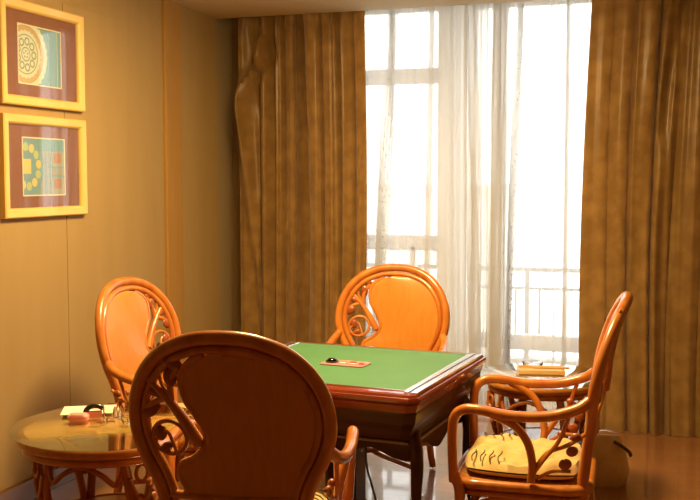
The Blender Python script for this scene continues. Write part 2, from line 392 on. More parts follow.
cloth('drape', lambda t: -2.99, lambda t: -2.06 + 0.03 * math.sin(3 * t), 6.49, 0.004, 2.88, drape_fold(7.5, 0.4, 0.060, 3, knotL), 420, 70, M['drape'],
      'golden brown satin drape bunched in the left corner of the window', 'curtain', None, 0.003)
def xr0(t): return -0.615 + 0.045 * t ** 1.5 - 0.02 * math.sin(PI * t)
def slantR(s, t):
    h = math.exp(-((s - (0.215 - 0.055 * (1 - t) * 1.6)) / 0.014) ** 2) + math.exp(-((s - (0.26 - 0.10 * (1 - t) * 1.3)) / 0.014) ** 2)
    return 0, 0.035 * h * sm(0.30, 0.55, t)
cloth('drape', xr0, lambda t: 1.55, 6.47, 0.004, 2.88, drape_fold(13.0, 1.9, 0.042, 11, slantR), 620, 70, M['drape'],
      'wide golden brown satin drape on the right side of the window', 'curtain', None, 0.003)

def sheer_fold(k, amp, ph, tucks=()):
    def f(s, t):
        w = s + 0.03 * math.sin(2 * PI * s * 1.6 + ph)
        y = amp * (math.sin(2 * PI * k * w + ph) + 0.4 * math.sin(2 * PI * k * 2.3 * w + 1.3 * ph + 0.8 * t))
        x = 0.55 * amp * math.sin(4 * PI * k * w + ph) * (0.7 + 0.3 * t)
        for ct, cb, A, wd, nz in tucks:           # a tuck: the cloth laid over itself several times
            c = cb + (ct - cb) * t; d = (s - c) / wd
            if abs(d) < 1: x += A * (1.25 - 0.4 * t) * math.sin(d * PI * nz) * math.cos(d * PI / 2) ** 0.5; y += 0.006 * math.sin(d * PI)
        return x, y
    return f
cloth('sheer_curtain', lambda t: -2.28, lambda t: -1.43, 6.715, 0.03, 2.86, sheer_fold(6, 0.012, 0.8, [(0.41, 0.25, 0.024, 0.046, 6), (0.73, 0.69, 0.012, 0.020, 5), (0.12, 0.16, 0.020, 0.03, 4), (0.90, 0.93, 0.014, 0.02, 4)]), 620, 70, M['sheer'],
      'sheer white curtain panel at the left, next to the bunched brown drape', 'curtain')
cloth('sheer_curtain', lambda t: -1.41 - 0.01 * t, lambda t: -1.115 - 0.01 * t, 6.610, 0.03, 2.86, sheer_fold(6, 0.026, 2.0, [(0.18, 0.30, 0.030, 0.11, 5), (0.84, 0.74, 0.034, 0.13, 6)]), 560, 70, M['sheer'],
      'sheer curtain gathered into a thick greyish bundle at mid window', 'curtain')
cloth('sheer_curtain', lambda t: -1.20, lambda t: -0.50, 6.715, 0.03, 2.86, sheer_fold(5, 0.011, 0.2, [(0.20, 0.10, 0.016, 0.028, 6), (0.655, 0.66, 0.012, 0.020, 5), (0.50, 0.56, 0.006, 0.012, 3)]), 560, 70, M['sheer'],
      'sheer white curtain panel at the right, beside the wide brown drape', 'curtain')

# ------------------------------------------------------------------ rattan armchair
# back seen from behind: u = across, v = height
def yb(u, v):
    return -0.235 - 0.135 * max(0, (v - 0.42) / 0.71) ** 1.25 + 0.045 * (u / 0.32) ** 2
OUT = [(0, 1.125), (0.10, 1.115), (0.195, 1.075), (0.265, 1.005), (0.305, 0.915), (0.312, 0.82), (0.290, 0.735), (0.255, 0.665), (0.232, 0.60), (0.222, 0.52), (0.220, 0.42)]
def ring_pts(inset, vmin=0.42):
    h = []
    for i, (u, v) in enumerate(OUT):
        if v < vmin: continue
        cu, cv = 0.0, 0.80
        if v > 0.66:
            d = math.hypot(u - cu, (v - cv)); s = 1 - inset / d
            h.append(((u - cu) * s + cu, (v - cv) * s + cv))
        else: h.append((u - inset, v))
    return [(-u, v) for u, v in h[:0:-1]] + h
def pU(X, Y):   # crop measurements on the near chair turned into back coordinates
    px, py = 120 + X / 2.632, 310 + Y / 2.632
    return ((px - 235) / 322, 1.13 - (py - 328) / 322)
PANEL_L = [pU(*p) for p in [(250, 100), (208, 122), (184, 160), (190, 220), (215, 262), (240, 310), (238, 352), (205, 388), (168, 408), (160, 440), (175, 480), (178, 505)]]
def panel_outline():
    inner = ring_pts(0.046, 0.55)
    right = [p for p in inner if p[0] > -0.05 and p[1] > 0.56]
    right = [(u, v) for u, v in right]
    L = [(p.x, p.z) for p in catmull([(u, 0, v) for u, v in PANEL_L], 5)]
    Rr = [(p.x, p.z) for p in catmull([(u, 0, v) for u, v in right] + [(0.178, 0, 0.585)], 5)]
    return L, Rr
def make_chair(label, loc, rotz, flip=False, group=None):
    sgn = -1 if flip else 1
    t = thing('rattan_armchair', label, 'chair', loc, rotz, group)
    B = lambda u, v, d=0.0: (sgn * u, yb(u, v) + d, v)
    ra = M['rattan']
    # outer hoop of the back
    bm = bmesh.new(); add_tube(bm, [B(u, v) for u, v in ring_pts(0.0)], 0.0225, 12, 6); obj('back_frame', bm, ra, t)
    bm = bmesh.new(); add_tube(bm, [B(u, v, 0.004) for u, v in ring_pts(0.036, 0.42)], 0.0150, 10, 6)
    add_tube(bm, [B(-0.205, 0.600), B(-0.08, 0.594), B(0.08, 0.594), B(0.205, 0.600)], 0.014, 10, 4); obj('inner_hoop', bm, ra, t)
    # solid panel (strips between the S curve and the right edge)
    L, Rr = panel_outline(); n = 26
    def res(pl):
        P = [Vector((a, b, 0)) for a, b in pl]; d = [0]
        for a, b in zip(P, P[1:]): d.append(d[-1] + (b - a).length)
        out = []
        for i in range(n + 1):
            q = d[-1] * i / n; j = max(k for k in range(len(d)) if d[k] <= q + 1e-9); j = min(j, len(P) - 2)
            out.append(P[j].lerp(P[j + 1], (q - d[j]) / max(1e-9, d[j + 1] - d[j])))
        return out
    A, C = res(L), res(Rr)
    bm = bmesh.new(); m_ = 12; F = []; K = []
    for a, c in zip(A, C):
        rf, rk = [], []
        for j in range(m_ + 1):
            p = a.lerp(c, j / m_); bulge = 0.012 * math.sin(PI * j / m_)
            rf.append(bm.verts.new(B(p.x, p.y, 0.010 + bulge))); rk.append(bm.verts.new(B(p.x, p.y, -0.006 + bulge * 0.3)))
        F.append(rf); K.append(rk)
    for i in range(n):
        for j in range(m_):
            bm.faces.new([F[i][j], F[i][j + 1], F[i + 1][j + 1], F[i + 1][j]]); bm.faces.new([K[i][j], K[i + 1][j], K[i + 1][j + 1], K[i][j + 1]])
        bm.faces.new([F[i][0], F[i + 1][0], K[i + 1][0], K[i][0]]); bm.faces.new([F[i][m_], K[i][m_], K[i + 1][m_], F[i + 1][m_]])
    bmesh.ops.remove_doubles(bm, verts=bm.verts, dist=1e-5)
    pn = obj('back_panel', bm, M['panel'], t)
    bm = bmesh.new(); add_tube(bm, [B(u, v, 0.002) for u, v in PANEL_L], 0.0125, 8, 6)
    inner = [p for p in ring_pts(0.055, 0.57) if p[0] > -0.02]
    add_tube(bm, [B(u, v, 0.002) for u, v in inner + [(0.170, 0.585)]], 0.0075, 8, 6)
    obj('panel_edging', bm, ra, pn)
    # branch, twigs, little hoop and leaves in the opening
    V = bmesh.new()
    q = lambda X, Y, d=0.0: B(*pU(X, Y), d)
    add_tube(V, [q(222, 350), q(190, 295), q(155, 245), q(120, 205), q(78, 165)], 0.021, 10, 5, r2=0.010)
    add_tube(V, [q(150, 240), q(152, 180), q(178, 135)], 0.011, 8, 5)
    add_tube(V, [q(135, 225), q(105, 235), q(60, 262)], 0.011, 8, 5)
    c3 = 2.632 / 5.0
    z3 = lambda X, Y, d=0.0: q(X * c3, 10 * 2.632 + Y * c3, d)
    add_tube(V, [z3(265, 165), z3(232, 225), z3(238, 300), z3(272, 350)], 0.006, 8, 5)
    cx, cz = (172 - 235) / 322, 1.13 - (437 - 328) / 322
    add_tube(V, [B(cx + 0.058 * math.cos(a), cz + 0.055 * math.sin(a)) for a in [2 * PI * k / 12 for k in range(12)]], 0.008, 8, 3, closed=True)
    add_tube(V, [B(cx - 0.055, cz - 0.02), B(cx - 0.01, cz + 0.02), B(cx + 0.02, cz - 0.05)], 0.006, 8, 4)
    vn = obj('branch', V, ra, t)
    for (X, Y, a, b, ang) in [(310, 185, 0.030, 0.017, 0.5), (290, 262, 0.026, 0.018, 1.4), (165, 445, 0.030, 0.018, -0.5), (196, 345, 0.024, 0.013, 0.4), (262, 120, 0.020, 0.012, 0.9)]:
        bm = bmesh.new(); add_ell(bm, (0, 0, 0), a * 1.2, 0.011, b * 1.25, Matrix.Rotation(ang * sgn, 4, 'Y'))
        p = z3(X, Y, 0.0)
        for vv in bm.verts: vv.co += Vector(p)
        obj('leaf', bm, M['leafwood'], vn)
    bm = bmesh.new(); p = B(cx - 0.015, cz - 0.035); add_ell(bm, p, 0.026, 0.012, 0.016, Matrix.Rotation(-0.6 * sgn, 4, 'Y')); obj('leaf', bm, M['leafwood'], vn)
    bm = bmesh.new(); p = B(cx - 0.03, cz + 0.012); add_ell(bm, p, 0.020, 0.011, 0.026); obj('leaf', bm, M['leafwood'], vn)
    # rear legs
    for s in (-1, 1):
        bm = bmesh.new(); add_tube(bm, [(s * 0.220, yb(0.22, 0.43), 0.44), (s * 0.222, -0.222, 0.30), (s * 0.230, -0.245, 0.12), (s * 0.240, -0.275, 0.012)], 0.0225, 12, 5, r2=0.019); obj('leg', bm, ra, t)
    # arms, each running down to the seat, and the front legs
    for s in (-1, 1):
        bm = bmesh.new()
        add_tube(bm, [(s * 0.300, yb(0.30, 0.76) + 0.012, 0.760), (s * 0.318, -0.19, 0.728), (s * 0.325, -0.08, 0.696), (s * 0.322, 0.06, 0.690), (s * 0.312, 0.18, 0.704),
                      (s * 0.299, 0.245, 0.698), (s * 0.290, 0.280, 0.664), (s * 0.283, 0.289, 0.60), (s * 0.279, 0.288, 0.50), (s * 0.272, 0.285, 0.40)],
                 lambda q_: 0.0215 - 0.002 * q_, 12, 6)
        obj('arm', bm, ra, t)
        bm = bmesh.new(); add_tube(bm, [(s * 0.272, 0.285, 0.43), (s * 0.262, 0.262, 0.36), (s * 0.262, 0.268, 0.22), (s * 0.272, 0.290, 0.10), (s * 0.280, 0.300, 0.012)], 0.0225, 12, 5, r2=0.018); obj('leg', bm, ra, t)
        # bent brace under the arm with twigs and carved leaves
        bm = bmesh.new()
        add_tube(bm, [(s * 0.318, 0.13, 0.690), (s * 0.308, 0.045, 0.650), (s * 0.296, -0.005, 0.585), (s * 0.288, -0.025, 0.50), (s * 0.280, -0.020, 0.425)], 0.0165, 10, 5)
        add_tube(bm, [(s * 0.284, -0.025, 0.455), (s * 0.296, -0.075, 0.53), (s * 0.308, -0.125, 0.60), (s * 0.314, -0.165, 0.705)], 0.0085, 8, 5)
        add_tube(bm, [(s * 0.284, -0.030, 0.47), (s * 0.292, -0.08, 0.545), (s * 0.298, -0.16, 0.585), (s * 0.290, -0.225, 0.63)], 0.0085, 8, 5)
        add_tube(bm, [(s * 0.280, -0.045, 0.44), (s * 0.285, -0.10, 0.475), (s * 0.285, -0.17, 0.48)], 0.008, 8, 5)
        br = obj('arm_brace', bm, ra, t)
        for (y, z, r_) in [(-0.175, 0.560, 0.024), (-0.150, 0.508, 0.026), (-0.190, 0.615, 0.022), (-0.135, 0.625, 0.017)]:
            bm = bmesh.new(); add_ell(bm, (s * 0.294, y, z), 0.014, r_, r_ * 0.85, Matrix.Rotation(random.uniform(-.6, .6), 4, 'X')); obj('leaf', bm, M['leafwood'], br)
    # seat: bent hoop, woven deck, lower hoop with arches
    bm = bmesh.new(); add_tube(bm, [(a, b + 0.025, 0.392) for a, b in rrect(0.262, 0.262, 0.10, 4)], 0.021, 12, 2, closed=True)
    add_tube(bm, [(a, b + 0.025, 0.354) for a, b in rrect(0.252, 0.252, 0.10, 4)], 0.014, 10, 2, closed=True)
    obj('seat_frame', bm, ra, t)
    bm = bmesh.new(); add_prism(bm, [(a, b + 0.025) for a, b in rrect(0.255, 0.255, 0.095, 5)], 0.380, 0.407); obj('seat', bm, M['weave'], t, smooth=False)
    for (ax, ay, bx, by) in [(-0.255, 0.265, 0.255, 0.265), (-0.225, -0.235, 0.225, -0.235), (-0.255, 0.265, -0.228, -0.235), (0.255, 0.265, 0.228, -0.235)]:
        bm = bmesh.new()
        a, b = Vector((ax, ay, 0)), Vector((bx, by, 0))
        add_tube(bm, [a + Vector((0, 0, 0.17)), a.lerp(b, 0.09) + Vector((0, 0, 0.29)), a.lerp(b, 0.30) + Vector((0, 0, 0.333)), a.lerp(b, 0.5) + Vector((0, 0, 0.342)),
                      a.lerp(b, 0.70) + Vector((0, 0, 0.333)), a.lerp(b, 0.91) + Vector((0, 0, 0.29)), b + Vector((0, 0, 0.17))], 0.012, 8, 5)
        obj('seat_arch', bm, ra, t)
    bm = bmesh.new(); add_tube(bm, [(-0.262, 0.27, 0.15), (0, 0.06, 0.155), (0.228, -0.24, 0.15)], 0.012, 8, 5)
    add_tube(bm, [(0.262, 0.27, 0.150), (0, 0.035, 0.170), (-0.228, -0.24, 0.15)], 0.012, 8, 5); obj('stretcher', bm, ra, t)
    return t
def make_cushion(label, loc, rotz, seed):
    rnd = random.Random(seed)
    bm = bmesh.new(); n = 30; hx = 0.238; rows = []
    ph = [rnd.uniform(0, 6.28) for _ in range(6)]
    def side(k):
        out = []
        for i in range(n + 1):
            row = []
            for j in range(n + 1):
                a, b = 2 * i / n - 1, 2 * j / n - 1
                sx = a * math.sqrt(1 - 0.28 * b * b * 0.9) * hx * 1.02; sy = b * math.sqrt(1 - 0.28 * a * a * 0.9) * hx * 1.02
                e = (max(0, 1 - a ** 6) * max(0, 1 - b ** 6)) ** 0.45
                w = 0.010 * math.sin(5 * a + 3 * b + ph[0]) + 0.007 * math.sin(11 * a - 6 * b + ph[1]) + 0.005 * math.sin(17 * b + 5 * a + ph[2])
                w += 0.010 * math.exp(-((a + 0.7 * b - 0.3) / 0.12) ** 2)
                z = (0.036 + 0.038 * e + w * e) if k else 0.030 - 0.028 * e
                row.append((sx, sy, z))
            out.append(row)
        return out
    T, Bt = side(1), side(0)
    VT = [[bm.verts.new(p) for p in r] for r in T]; VB = [[bm.verts.new(p) for p in r] for r in Bt]
    for i in range(n):
        for j in range(n):
            bm.faces.new([VT[i][j], VT[i + 1][j], VT[i + 1][j + 1], VT[i][j + 1]]); bm.faces.new([VB[i][j], VB[i][j + 1], VB[i + 1][j + 1], VB[i + 1][j]])
    bmesh.ops.remove_doubles(bm, verts=bm.verts, dist=1e-4)
    o = obj('seat_cushion', bm, M['cushion']); o.location = loc; o.rotation_euler = (0, 0, rotz)
    tag(o, label, 'cushion')
    for s in (-1, 1):   # dark corded stitches at the front corners
        bm = bmesh.new()
        for k in range(4):
            y = 0.19 - 0.035 * k
            add_tube(bm, [(s * 0.212, y, 0.066), (s * 0.19, y + 0.004, 0.080), (s * 0.155, y - 0.006, 0.087), (s * 0.128, y - 0.004, 0.088)], 0.0028, 6, 3)
        obj('tie', bm, M['tie'], o)
    return o

chairs = [
    ('carved rattan armchair nearest the camera, seen from behind in shade', 'yellow fabric cushion on the nearest armchair, mostly hidden by its brown back', (-1.368, 3.06), R(9), False, 1),
    ('rattan armchair by the left wall, behind the round glass side table', 'yellow fabric cushion on the armchair by the left wall', (-2.285, 4.30), R(-90 - 6), False, 2),
    ('rattan armchair at the far side of the green table, before the window', 'yellow fabric cushion on the armchair before the window', (-1.52, 5.04), R(180 + 2), True, 3),
    ('rattan armchair in side view right of the green table', 'crumpled yellow fabric cushion on the side-view armchair at the right', (-0.578, 4.12), R(93), False, 4)]
for lab, clab, (x, y), rz, fl, sd in chairs:
    sc_ = {2: 0.97, 3: 0.98}.get(sd, 1.0)
    make_chair(lab, (x, y, 0), rz, fl).scale = (sc_,) * 3
    off = Matrix.Rotation(rz, 3, 'Z') @ Vector((0, 0.03, 0))
    cu_ = make_cushion(clab, (x + off.x, y + off.y, 0.4075 * sc_), rz, sd); cu_.scale = (sc_,) * 3

# ------------------------------------------------------------------ card table
T = thing('mahjong_table', 'square green felt mahjong table with dark glossy wooden sides', 'table', (-1.425, 4.195, 0), R(-4.5))
OH = 0.505
def octo(h, c): return [(h, -h + c), (h, h - c), (h - c, h), (-h + c, h), (-h, h - c), (-h, -h + c), (-h + c, -h), (h - c, -h)]
bm = bmesh.new(); add_prism(bm, octo(0.438, 0.006), 0.745, 0.7735); obj('felt_top', bm, M['felt'], T, smooth=False)
# rim: lofted square ring
def ring_loft(prof, name, m, cs=0.02):
    bm = bmesh.new(); loops = [[bm.verts.new((a, b, z)) for a, b in octo(h, c)] for h, z, c in prof]
    N = 8
    for A, Bq in zip(loops, loops[1:] + loops[:1]):
        for k in range(N): bm.faces.new([A[k], A[(k + 1) % N], Bq[(k + 1) % N], Bq[k]])
    return obj(name, bm, m, T, smooth=False)
ring_loft([(0.436, 0.745, .006), (0.436, 0.7765, .006), (0.440, 0.7785, .008), (0.446, 0.7775, .01), (0.446, 0.745, .01)], 'inner_strip', M['silver'])
ring_loft([(0.446, 0.740, .01), (0.446, 0.7745, .01), (0.485, 0.7735, .016), (0.500, 0.770, .022), (0.506, 0.762, .025), (0.506, 0.740, .025)], 'rail_top', M['redwood'])
for s in (-1, 1):
    for a, b, z, m in ((0.4465, 0.464, 0.7780, 'silver'), (0.464, 0.475, 0.7755, 'black'), (0.475, 0.5015, 0.7775, 'silver')):
        bm = bmesh.new(); add_box(bm, min(s * a, s * b), max(s * a, s * b), -0.468, 0.468, 0.765, z, bev=0.001); obj({'silver': 'silver_rail', 'black': 'groove'}[m], bm, M[m], T, smooth=False)
ring_loft([(0.480, 0.700, .02), (0.480, 0.738, .02), (0.504, 0.762, .025), (0.511, 0.760, .03), (0.516, 0.752, .034), (0.515, 0.742, .036), (0.505, 0.730, .034), (0.497, 0.700, .03)], 'rim', M['redwood'])
bm = bmesh.new()
add_loft(bm, [[(a, b, z) for a, b in octo(h, c)] for h, z, c in [(0.30, 0.58, .02), (0.450, 0.58, .03), (0.462, 0.60, .03), (0.474, 0.625, .034), (0.488, 0.650, .036), (0.496, 0.690, .036), (0.497, 0.738, .034), (0.30, 0.738, .02)]])
obj('body', bm, M['lacquer'], T, smooth=False)
# scalloped apron on each side
for k in range(4):
    bm = bmesh.new(); prof = []
    n = 40
    off, hl = (0.355, 0.43) if k % 2 == 0 else (0.440, 0.345)
    for i in range(n + 1):
        x = -hl + 2 * hl * i / n; u = abs(x)
        z = 0.468 + 0.045 * math.exp(-((u - hl * 0.60) / 0.085) ** 2) - 0.02 * math.exp(-(u / 0.07) ** 2)
        prof.append((x, z))
    poly = prof + [(hl, 0.60), (-hl, 0.60)]
    rm = Matrix.Rotation(k * PI / 2, 3, 'Z')
    add_prism(bm, poly, off - 0.018, off, f=lambda a, b, z: tuple(rm @ Vector((a, -z, b))))
    obj('apron', bm, M['lacquer'], T, smooth=False)
    bm = bmesh.new(); add_tube(bm, [rm @ Vector((-hl, -off - 0.006, 0.545)), rm @ Vector((hl, -off - 0.006, 0.545))], 0.007, 8, 2); obj('apron_rail', bm, M['rail_steel'], T)
for sx in (-1, 1):
    for sy in (-1, 1):
        bm = bmesh.new()
        P = [(0.444, 0.595, 0.026), (0.458, 0.52, 0.029), (0.466, 0.44, 0.026), (0.462, 0.34, 0.022), (0.466, 0.22, 0.019), (0.482, 0.10, 0.018), (0.497, 0.04, 0.023), (0.500, 0.014, 0.022)]
        rr = [p[2] for p in P]
        def rfun(t_, rr=rr):
            q_ = t_ * (len(rr) - 1); i = min(int(q_), len(rr) - 2); return rr[i] + (rr[i + 1] - rr[i]) * (q_ - i)
        add_tube(bm, [(sx * a, sy * (a - 0.105), z) for a, z, _ in P], rfun, 12, 5); obj('leg', bm, M['lacquer'], T)
bm = bmesh.new(); add_prism(bm, octo(0.075, 0.02), 0.05, 0.60); add_prism(bm, octo(0.16, 0.04), 0.0, 0.05); obj('pedestal', bm, M['lacquer'], T, smooth=False)
# control console in the middle of the felt
bm = bmesh.new(); add_prism(bm, rrect(0.105, 0.062, 0.02), 0.7735, 0.7785); cs_ = obj('console', bm, M['console'], T, smooth=False)
bm = bmesh.new(); add_lathe(bm, [(0.0, 0.0), (0.024, 0.0), (0.024, 0.008), (0.020, 0.014), (0.011, 0.018), (0, 0.019)], 24, (-0.065, 0, 0.7785)); obj('dice_dome', bm, M['crystal'], cs_)
bm = bmesh.new(); add_lathe(bm, [(0.024, 0.0), (0.030, 0.0), (0.030, 0.006), (0.025, 0.007)], 24, (-0.065, 0, 0.7785)); obj('dome_ring', bm, M['black'], cs_)
for a, (bx, by) in enumerate([(-0.005, -0.02), (0.03, 0.02), (0.045, -0.02), (0.08, 0.0)]):
    bm = bmesh.new(); add_box(bm, bx - 0.012, bx + 0.012, by - 0.010, by + 0.010, 0.7785, 0.783, bev=0.001); obj('button', bm, [M['ivory'], M['redplastic']][a % 2], cs_, smooth=False)
bm = bmesh.new(); add_tube(bm, [(0.19, -0.2, 0.58), (0.180, -0.2, 0.47), (0.185, -0.2, 0.38), (0.215, -0.2, 0.28), (0.25, -0.19, 0.15), (0.28, -0.12, 0.04), (0.24, 0.0, 0.010), (0.05, 0.20, 0.010)], 0.005, 8, 5); obj('power_cable', bm, M['black'], T)

# ------------------------------------------------------------------ round rattan side tables
def side_table(label, loc, rotz, group=None, Rr=0.345):
    t = thing('round_side_table', label, 'side table', loc, rotz, group)
    ra = M['rattan_shaded']
    bm = bmesh.new(); add_lathe(bm, [(0, 0.612), (Rr - 0.004, 0.612), (Rr, 0.615), (Rr, 0.618), (Rr - 0.004, 0.621), (0, 0.621)], 64); obj('glass_top', bm, M['edgeglass'], t)
    bm = bmesh.new(); add_lathe(bm, [(0, 0.585), (Rr - 0.052, 0.585), (Rr - 0.052, 0.6115), (0, 0.6115)], 64); obj('wooden_top', bm, M['tabletop'], t)
    bm = bmesh.new()
    rr_ = Rr - 0.042
    add_tube(bm, [(rr_ * math.cos(2 * PI * k / 24), rr_ * math.sin(2 * PI * k / 24), 0.590) for k in range(24)], 0.0195, 12, 2, closed=True)
    rr2 = rr_ - 0.015
    add_tube(bm, [(rr2 * math.cos(2 * PI * k / 24), rr2 * math.sin(2 * PI * k / 24), 0.556) for k in range(24)], 0.0155, 12, 2, closed=True)
    obj('rim_hoop', bm, M['rattan'], t)
    for k in range(4):
        a0 = PI / 4 + k * PI / 2
        P = lambda a, r_, z: (r_ * math.cos(a0 + a), r_ * math.sin(a0 + a), z)
        bm = bmesh.new()
        add_tube(bm, [P(-0.22, 0.270, 0.545), P(-0.13, 0.265, 0.42), P(-0.05, 0.235, 0.28), P(-0.03, 0.245, 0.12), P(-0.02, 0.28, 0.012)], 0.019, 10, 5, r2=0.017)
        add_tube(bm, [P(0.22, 0.270, 0.545), P(0.13, 0.265, 0.42), P(0.07, 0.235, 0.28), P(0.09, 0.245, 0.14)], 0.015, 10, 5)
        add_tube(bm, [P(-0.17, 0.285, 0.49), P(0, 0.28, 0.40), P(0.17, 0.285, 0.49)], 0.009, 8, 5)
        add_tube(bm, [P(0.05 * math.cos(q_) * 1.6, 0.288, 0.505 + 0.030 * math.sin(q_)) for q_ in [2 * PI * i / 10 for i in range(10)]], 0.007, 8, 3, closed=True)
        lg = obj('leg', bm, ra, t)
        bm = bmesh.new(); add_ell(bm, P(0.0, 0.268, 0.40), 0.020, 0.020, 0.028); obj('carved_knot', bm, M['leafwood'], lg)
        bm = bmesh.new(); a1 = PI / 2
        add_tube(bm, [P(0.20, 0.265, 0.535), P(0.33, 0.275, 0.47), P(0.52, 0.268, 0.505), P(a1 / 2, 0.266, 0.53), P(a1 - 0.52, 0.268, 0.505), P(a1 - 0.33, 0.275, 0.47), P(a1 - 0.20, 0.265, 0.535)], 0.010, 8, 5)
        obj('arch', bm, ra, t)
    bm = bmesh.new(); add_lathe(bm, [(0, 0.272), (0.235, 0.272), (0.235, 0.290), (0, 0.290)], 48)
    add_tube(bm, [(0.235 * math.cos(2 * PI * k / 20), 0.235 * math.sin(2 * PI * k / 20), 0.281) for k in range(20)], 0.014, 10, 2, closed=True); obj('lower_shelf', bm, M['leafwood'], t)
    return t
side_table('round glass-topped rattan side table by the left wall, in front', (-2.085, 3.31, 0), R(10), None, 0.368).scale = (1, 1, 1.06)
side_table('round glass-topped rattan side table near the window, reflecting daylight', (-0.655, 5.02, 0), R(-8), None, 0.318)
ZR = 0.6215
ZT = 0.6215 * 1.06 + 0.0003
# things on the left table
def place(o, x, y, rz=0, z=ZT): o.location = (x, y, z); o.rotation_euler = (0, 0, rz); return o
bm = bmesh.new(); add_box(bm, -0.105, 0.105, -0.075, 0.075, 0, 0.003)
place(tag(obj('paper_napkin', bm, M['paper'], smooth=False), 'white paper napkin lying flat at the back of the left side table', 'napkin'), -2.285, 3.475, R(28))
bm = bmesh.new(); add_loft(bm, [[(a * s, b * s, z) for a, b in rrect(0.040, 0.026, 0.016, 4)] for s, z in ((0.8, 0), (1, 0.006), (1, 0.020), (0.8, 0.028), (0.4, 0.030))])
place(tag(obj('pink_packet', bm, M['pink']), 'small pink packet lying on the left side table', 'packet'), -2.225, 3.31, R(20))
lt = thing('card_holder', 'small black arched holder on a pink foot beside the pink packet', 'holder', (-2.195, 3.375, ZT), R(35))
bm = bmesh.new(); add_tube(bm, [(-0.034, 0, 0.010), (-0.030, 0, 0.032), (-0.012, 0, 0.045), (0.015, 0, 0.045), (0.034, 0, 0.036)], 0.0105, 10, 5); obj('body', bm, M['black'], lt)
bm = bmesh.new(); add_box(bm, -0.030, 0.030, -0.012, 0.012, 0, 0.026, bev=0.004); obj('foot', bm, M['pink'], lt)
def tumbler(name, label, x, y, r, h, group=None):
    bm = bmesh.new(); add_lathe(bm, [(0, 0), (r * 0.85, 0), (r, h), (r - 0.003, h), (r * 0.85 - 0.003, 0.006), (0, 0.006)], 28)
    return place(tag(obj(name, bm, M['crystal']), label, 'glass', group), x, y)
tumbler('glass_cup', 'small clear glass cup in the middle of the left side table', -2.125, 3.375, 0.027, 0.045)
tumbler('glass_cup', 'squat clear glass cup at the back of the left side table', -2.105, 3.455, 0.030, 0.032)
bm = bmesh.new(); add_lathe(bm, [(0, 0), (0.045, 0), (0.052, 0.024), (0.044, 0.026), (0.038, 0.010), (0, 0.009)], 8)
place(tag(obj('ashtray', bm, M['crystal']), 'faceted clear glass ashtray near the right edge of the left side table', 'ashtray'), -2.015, 3.37)
# things on the right table
tr = thing('wooden_tray', 'shallow tan wooden tray on the side table near the window', 'tray', (-0.675, 5.075, ZR), R(12))
bm = bmesh.new(); add_box(bm, -0.115, 0.115, -0.07, 0.07, 0, 0.008, bev=0.002); obj('tray_base', bm, M['tray'], tr, smooth=False)
bm = bmesh.new()
for q_ in [(-0.115, 0.115, -0.07, -0.062), (-0.115, 0.115, 0.062, 0.07), (-0.115, -0.107, -0.062, 0.062), (0.107, 0.115, -0.062, 0.062)]: add_box(bm, *q_, 0.008, 0.020)
obj('tray_rim', bm, M['tray'], tr, smooth=False)
bm = bmesh.new(); add_tube(bm, [(-0.09, -0.02, 0.0), (0.09, 0.03, 0.0)], 0.006, 8, 2, smooth=False)
st = place(tag(obj('wooden_stick', bm, M['tray']), 'thin pale stick laid across the edge of the tan tray', 'stick'), -0.625, 5.06, R(-5), ZR + 0.0265)
bm = bmesh.new(); add_lathe(bm, [(0, 0), (0.048, 0), (0.055, 0.026), (0.048, 0.028), (0.040, 0.010), (0, 0.009)], 24)
place(tag(obj('ashtray', bm, M['crystal']), 'round clear glass ashtray behind the tan tray', 'ashtray'), -0.735, 5.205, 0, ZR)

# cloth bag on the floor behind the right-hand chair
bg = thing('cloth_bag', 'small tan cloth bag with dark strap on the floor behind the right-hand chair', 'bag', (-0.365, 5.32, 0), R(10))
bm = bmesh.new()
add_loft(bm, [[(a * sx + 0.01 * math.sin(9 * b + z * 20), b * sy + 0.008 * math.sin(14 * a + z * 30), z) for a, b in rrect(0.105, 0.07, 0.035, 5)]
              for sx, sy, z in ((0.85, 0.85, 0.0), (1, 1, 0.02), (1.04, 1.06, 0.09), (0.97, 0.95, 0.16), (0.90, 0.62, 0.22), (0.78, 0.30, 0.255), (0.7, 0.12, 0.262))])
obj('bag_body', bm, M['kraft'], bg)
bm = bmesh.new(); add_tube(bm, [(0.04, -0.03, 0.235), (0.075, -0.06, 0.220), (0.110, -0.075, 0.195), (0.118, -0.082, 0.175)], 0.009, 8, 5); obj('strap', bm, M['tie'], bg)

